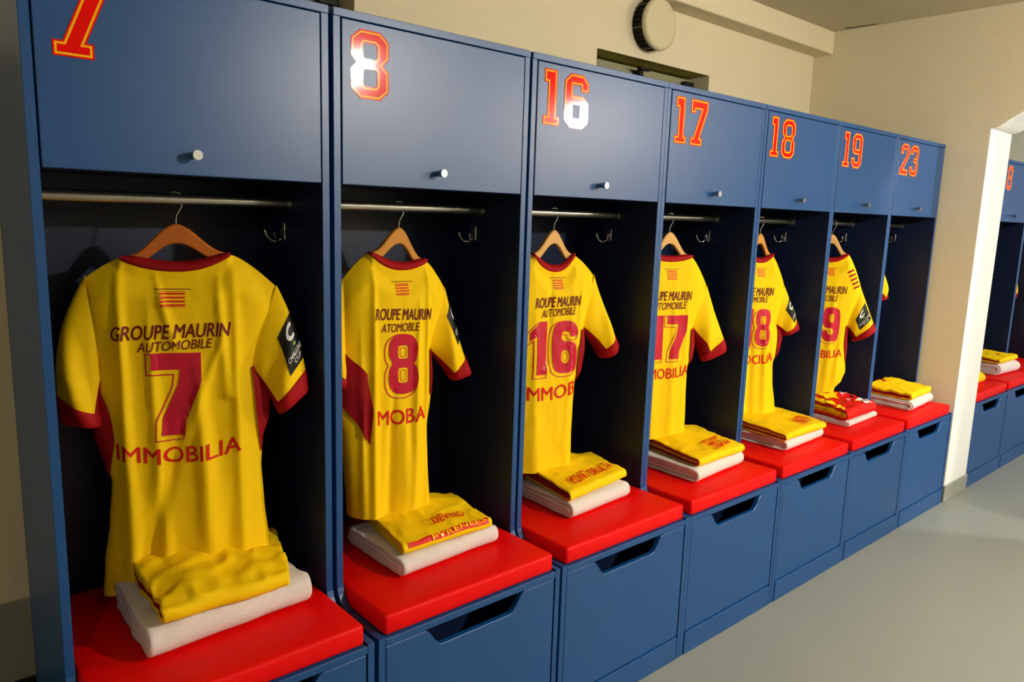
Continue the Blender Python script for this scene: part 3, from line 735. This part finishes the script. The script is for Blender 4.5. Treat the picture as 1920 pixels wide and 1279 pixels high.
# ------------------------------------------------------------------ folded cloth
class Cloth:
    """a folded stack of nested U-shaped layers: the fold faces the viewer, layer ends show at the sides"""
    def __init__(s, FL, FR, BR, BL, z, n, t, seed, rough=.004, dome=0, domef=0, fine=.0, sag=.0):
        s.c = [Vector(p) for p in (FL, FR, BR, BL)]; s.z, s.n, s.t, s.seed, s.rough, s.dome, s.domef, s.fine, s.sag = z, n, t, seed, rough, dome, domef, fine, sag
        s.o = (s.c[0]+s.c[1]+s.c[2]+s.c[3])/4; s.h = 2*n*t; s.depth = ((s.c[3]-s.c[0]).length+(s.c[2]-s.c[1]).length)/2
    def pos(s, a, b, zz):
        """a across 0..1, b towards the back 0..1 (may run slightly below 0), zz height above the base"""
        FL, FR, BR, BL = s.c; p = (FL*(1-a)+FR*a)*(1-b)+(BL*(1-a)+BR*a)*b
        k = zz/s.h; e = Vector((p.x*9, p.y*9, s.seed*3.1))
        nx = noise.noise(e)*s.rough+s.rough*.8*noise.noise(Vector((p.x*24, p.y*24, s.seed+zz*30)))
        ny = noise.noise(e+Vector((7, 3, 1)))*s.rough
        nz = (noise.noise(Vector((p.x*13, p.y*13, s.seed)))*s.rough*1.3+noise.noise(Vector((p.x*34, p.y*30, s.seed+5)))*s.fine)*k
        ridge = abs(noise.noise(Vector((p.x*16+p.y*9, p.y*15-p.x*5, s.seed+9))))
        nz += (s.fine*1.6*(1-min(1, ridge*3)))*k
        nz += (s.dome*max(0, b)*(1-(2*a-1)**2*.5)+s.domef*(1-(2*a-1)**2))*k - s.sag*k*max(0, abs(2*a-1)-.6)*2.5
        return Vector((p.x+nx-s.o.x, p.y+ny-s.o.y, max(.0005, zz+nz)))
    def build(s, name, label, cat, mats, group, ends=None, layer_mat=None, layname='layer'):
        root = tag(empty(name, (s.o.x, s.o.y, s.z)), label, cat, group)
        for i in range(s.n):                       # i = 0 innermost
            r = (i+.5)*s.t; g = s.t*.46; cz = s.h/2
            rn = random.Random(s.seed*17+i); a0 = rn.uniform(-.02, .02) if i < s.n-1 else 0; a1 = 1+(rn.uniform(-.03, .02) if i < s.n-1 else 0)
            bo, bi = [], []
            path = []
            NB = 26
            fr = (s.n*s.t)/s.depth
            for k in range(NB+1): path.append((1-rn.uniform(0, .02)*0-(1-fr)*k/NB, -r, 0))
            # path in (b, dz) ; straight bottom from back to front, half circle, straight top
            pts = [(1-(1-fr)*k/NB, -r, (0, -1)) for k in range(NB+1)]
            for k in range(1, 10):
                a = -math.pi/2-math.pi*k/10; pts.append((fr+r/s.depth*math.cos(a), r*math.sin(a), (math.cos(a), math.sin(a))))
            pts += [(fr+(1-fr)*k/NB, r, (0, 1)) for k in range(NB+1)]
            NA = 60; V, F = [], []
            for j in range(NA+1):
                a = a0+(a1-a0)*j/NA; ed = 1 if 0 < j < NA else .75
                for (b, dz, nn) in pts: V.append(s.pos(a, b+nn[0]*g*ed/s.depth, cz+dz+nn[1]*g*ed))
                for (b, dz, nn) in pts: V.append(s.pos(a, b-nn[0]*g*ed/s.depth, cz+dz-nn[1]*g*ed))
            m_ = len(pts); st = 2*m_
            for j in range(NA):
                for k in range(m_-1):
                    F.append((j*st+k, j*st+k+1, (j+1)*st+k+1, (j+1)*st+k)); F.append((j*st+m_+k+1, j*st+m_+k, (j+1)*st+m_+k, (j+1)*st+m_+k+1))
                for k, q in ((0, m_), (m_-1, 2*m_-1)): F.append((j*st+k, j*st+q, (j+1)*st+q, (j+1)*st+k))
            for j in (0, NA):
                for k in range(m_-1): F.append((j*st+k, j*st+k+1, j*st+m_+k+1, j*st+m_+k))
            bm = bmesh.new(); vv = [bm.verts.new(v) for v in V]
            for f in F:
                try: bm.faces.new([vv[q] for q in f])
                except ValueError: pass
            mm = layer_mat[i] if layer_mat else mats
            from_bm(layname, bm, mm, root, smooth=True)
        return root
    def put(s, root, g, m, name, off=.0035):
        R_ = s.n*s.t-s.t*.04+off; fr = s.n*s.t/s.depth
        def at(a, b):
            if b >= fr: return s.pos(a, b, s.h/2+R_)
            d = min(1.5, (fr-b)*s.depth/R_)               # arc length round the fold
            return s.pos(a, fr-math.sin(d)*R_/s.depth, s.h/2+math.cos(d)*R_)
        V = [at(*p) for p in g[0]]
        return mk(name, V, g[1], m, root)
    def text(s, root, txt, a0, a1, b0, b1, m, skew=0, flip=False, off=.0048):
        g = fit_geo(text_geo(txt, 1, 0, .014, .08), 0, 1, 0, 1)
        P = []
        for x, y in g[0]:
            if flip: x, y = 1-x, 1-y
            P.append((a0+(a1-a0)*x, b0+(b1-b0)*y+skew*(x-.5)))
        s.put(root, (P, g[1]), m, 'lettering', off)
    def patch(s, root, loop, m, name='patch', off=.0026):
        s.put(root, poly_geo([ccw(loop)], .06), m, name, off)
YL, TW, MR = M['yellow'], M['towel'], M['maroon']
GT, GG = 'folded white towels on the cushions', 'folded sportswear on the towels'
Z0 = CUSH+.0045
# locker 7
c = Cloth((-.455, -.066), (-.085, -.038), (-.10, .215), (-.452, .215), Z0, 2, .0165, 1, .005, 0, .002, .002)
c.build('folded_towel', 'thick white folded towel on the nearest red cushion', 'towel', TW, GT)
c = Cloth((-.425, -.062), (-.150, -.068), (-.085, .165), (-.420, .175), Z0+.073, 3, .0052, 2, .008, .026, .006, .0042)
r_ = c.build('folded_shirt', 'plain crumpled yellow folded shirt on the nearest white towel', 'folded clothes', YL, GG, layer_mat=[MR, YL, YL])
# locker 8
c = Cloth((.150, -.072), (.490, -.050), (.480, .20), (.150, .215), Z0, 2, .0118, 3, .005, 0, .002, .001)
c.build('folded_towel', 'white folded towel under the shirt lettered PYRENEES', 'towel', TW, GT)
c = Cloth((.165, -.052), (.465, -.048), (.475, .165), (.205, .225), Z0+.052, 3, .0042, 4, .004, .018, .004, .0022)
r_ = c.build('folded_shirt', 'yellow folded shirt with red band lettered PYRENEES', 'folded clothes', YL, GG, layer_mat=[YL, YL, YL])
c.text(r_, 'DEVINO', .42, .80, .20, .34, M['print_red'], .05)
c.patch(r_, [(.05, -.028), (.96, -.028), (.96, .070), (.05, .026)], M['print_red'], 'printed_band')
c.text(r_, 'PYRENEES', .30, .93, -.022, .034, M['sticker_yel'], .03)
# locker 16
c = Cloth((.775, -.066), (1.075, -.046), (1.07, .20), (.785, .20), Z0, 2, .0125, 5, .004, 0, .001, .001)
c.build('folded_towel', 'white folded towel third from the left, in locker 16', 'towel', TW, GT)
c = Cloth((.775, -.055), (1.095, -.010), (1.115, .175), (.815, .20), Z0+.054, 3, .0045, 6, .004, .022, .004, .0022)
r_ = c.build('folded_shirt', 'yellow folded shirt with long red name print, on towel below jersey 16', 'folded clothes', YL, GG, layer_mat=[MR, YL, YL])
c.text(r_, 'MONT ORLATA', .16, .88, .14, .36, M['print_red'], .05)
# locker 17
c = Cloth((1.375, -.110), (1.715, -.085), (1.72, .16), (1.375, .16), Z0, 2, .0125, 7, .004, 0, .002, .001)
c.build('folded_towel', 'white folded towel fourth from the left, under the name CHIOCCI', 'towel', TW, GT)
c = Cloth((1.395, -.098), (1.705, -.090), (1.735, .155), (1.43, .17), Z0+.054, 3, .0045, 8, .004, .030, .004, .002)
r_ = c.build('folded_shirt', 'yellow folded shirt with short red name CHIOCCI', 'folded clothes', YL, GG, layer_mat=[YL, MR, YL])
c.text(r_, 'CHIOCCI', .40, .80, .09, .40, M['print_red'], .08)
# locker 18
c = Cloth((2.005, -.108), (2.345, -.090), (2.345, .14), (2.0, .15), Z0, 2, .0112, 9, .004, 0, .002, .001)
c.build('folded_towel', 'white folded towel fifth from the left, in locker 18', 'towel', TW, GT)
c = Cloth((1.985, -.110), (2.325, -.110), (2.35, .14), (2.01, .15), Z0+.049, 3, .0045, 10, .004, .024, .004, .002)
r_ = c.build('folded_shirt', 'yellow folded shirt with red name MARTIN, on towel below jersey 18', 'folded clothes', YL, GG, layer_mat=[YL, MR, YL])
c.text(r_, 'MARTIN', .52, .86, .12, .40, M['print_red'], .10)
# locker 19
c = Cloth((2.61, -.085), (2.945, -.070), (2.94, .14), (2.62, .15), Z0, 2, .0060, 12, .003, 0, .001, .001)
c.build('folded_towel', 'thin white folded towel under the red and yellow jersey', 'towel', TW, GT)
c = Cloth((2.60, -.082), (2.915, -.075), (2.95, .13), (2.64, .15), Z0+.028, 3, .0075, 13, .006, .022, .006, .006)
r_ = c.build('folded_shirt', 'folded red and yellow jersey with white print patch', 'folded clothes', M['print_red'], GG, layer_mat=[YL, YL, M['print_red']])
c.patch(r_, [(.0, .38), (.14, .42), (.12, .95), (.0, .97)], YL, 'yellow_panel')
c.patch(r_, [(.02, .1), (.16, .22), (.14, .36), (.02, .32)], YL, 'yellow_panel')
c.patch(r_, [(.22, .62), (.42, .52), (.50, .70), (.60, .72), (.55, .97), (.24, .97)], YL, 'yellow_panel')
for k in range(3): c.patch(r_, [(.36+.07*k, .80), (.39+.07*k, .80), (.38+.07*k, .97), (.35+.07*k, .97)], M['print_red'], 'red_stripe', .0036)
c.patch(r_, [(.66, .06), (.92, .06), (.88, .36), (.66, .34)], M['white'], 'white_patch')
c.text(r_, 'BUT', .72, .88, .10, .24, M['purple'])
c.text(r_, 'FF', .38, .47, .28, .38, M['white'])
c.text(r_, 'AUTO', .62, .80, .62, .72, M['white'])
c.patch(r_, [(.50, .22), (.62, .22), (.62, .25), (.50, .25)], M['sticker_yel'], 'badge')
c.patch(r_, [(.72, .46), (.80, .44), (.81, .52), (.73, .54)], M['glass'], 'badge')
# locker 23
c = Cloth((3.20, -.142), (3.53, -.115), (3.53, .10), (3.20, .10), Z0, 3, .0085, 14, .004, 0, .002, .001)
c.build('folded_towel', 'white folded towel on the last cushion beside the white pillar', 'towel', TW, GT)
c = Cloth((3.20, -.128), (3.50, -.112), (3.52, .09), (3.21, .11), Z0+.054, 3, .0050, 15, .005, .022, .005, .005)
r_ = c.build('folded_shirt', 'plain yellow folded shirt with red collar tip in the last locker', 'folded clothes', YL, GG, layer_mat=[MR, YL, YL])
c.patch(r_, [(.30, .80), (.37, .80), (.33, .97), (.27, .97)], M['cuff'], 'collar_tip')
# next room
c = Cloth((4.72, -.10), (5.04, -.12), (5.04, .08), (4.72, .08), Z0, 3, .0125, 16, .004, 0, .003, .001)
c.build('folded_towel', 'white rolled towel in the next room beyond the pillar', 'towel', TW, GT)
c = Cloth((4.70, -.09), (5.03, -.10), (5.04, .09), (4.71, .10), Z0+.08, 3, .0045, 17, .005, .012, .005, .004)
r_ = c.build('folded_shirt', 'yellow folded shirt on the rolled towel in the next room', 'folded clothes', YL, GG, layer_mat=[MR, YL, YL])
c.patch(r_, [(.42, .30), (.52, .30), (.52, .36), (.42, .36)], M['print_red'], 'print_mark')
c = Cloth((4.12, -.10), (4.40, -.11), (4.40, .10), (4.12, .10), Z0, 3, .010, 18, .006, .01, .006, .005)
c.build('folded_shirt', 'yellow folded shirt lying on the red cushion just behind the white pillar', 'folded clothes', YL, GG, layer_mat=[YL, MR, YL])

# ------------------------------------------------------------------ round wall fixture above the lockers
fx = tag(empty('wall_fixture', (2.045, Y_BACK, 2.383)), 'round white disc fixture with dark rim high on the wall', 'wall fixture')
tube('rim', [(0, 0, 0), (0, -.055, 0), (0, -.0552, 0), (0, -.062, 0)], [.104, .104, .112, .112], M['rim'], fx, 48)
tube('cover', [(0, -.060, 0), (0, -.066, 0), (0, -.078, 0), (0, -.083, 0)], [.112, .116, .114, .102], M['plate'], fx, 48)
for k in range(28):
    a = 2*math.pi*k/28; ca, sa = math.cos(a), math.sin(a)
    tube('rim_slat', [(.106*ca, -.002, .106*sa), (.108*ca, -.058, .108*sa)], .0022, M['gap'] if k % 5 else M['frame'], fx, 6)

# ------------------------------------------------------------------ round lamps on the walls behind and beside the photographer
LL = ['round wall lamp on the wall facing the lockers, outside the picture', 'round wall lamp beside the arched opening, outside the picture', 'round wall lamp far left, outside the picture', 'round wall lamp in the next room, outside the picture']
for (p, d, s, r), lb in zip(LAMPS, LL):
    D = Vector(d).normalized(); L = tag(empty('wall_lamp', p), lb, 'lamp', 'round wall lamps')
    tube('housing', [-D*.07, -D*.004], [r*.6, r*1.06], M['lamp'], L, 32)
    tube('diffuser', [-D*.003, D*.0], r, emitter('lamp_glow', (1, .95, .86) if p[0] < 4 else (.95, .98, 1), s), L, 32)
    back = Vector((0, Y_FRONT-p[1]+.01, 0)) if p[1] < -2.7 else Vector((X_END-p[0]-.01, 0, 0))
    tube('bracket', [-D*.06, back], .02, M['lamp'], L, 12)
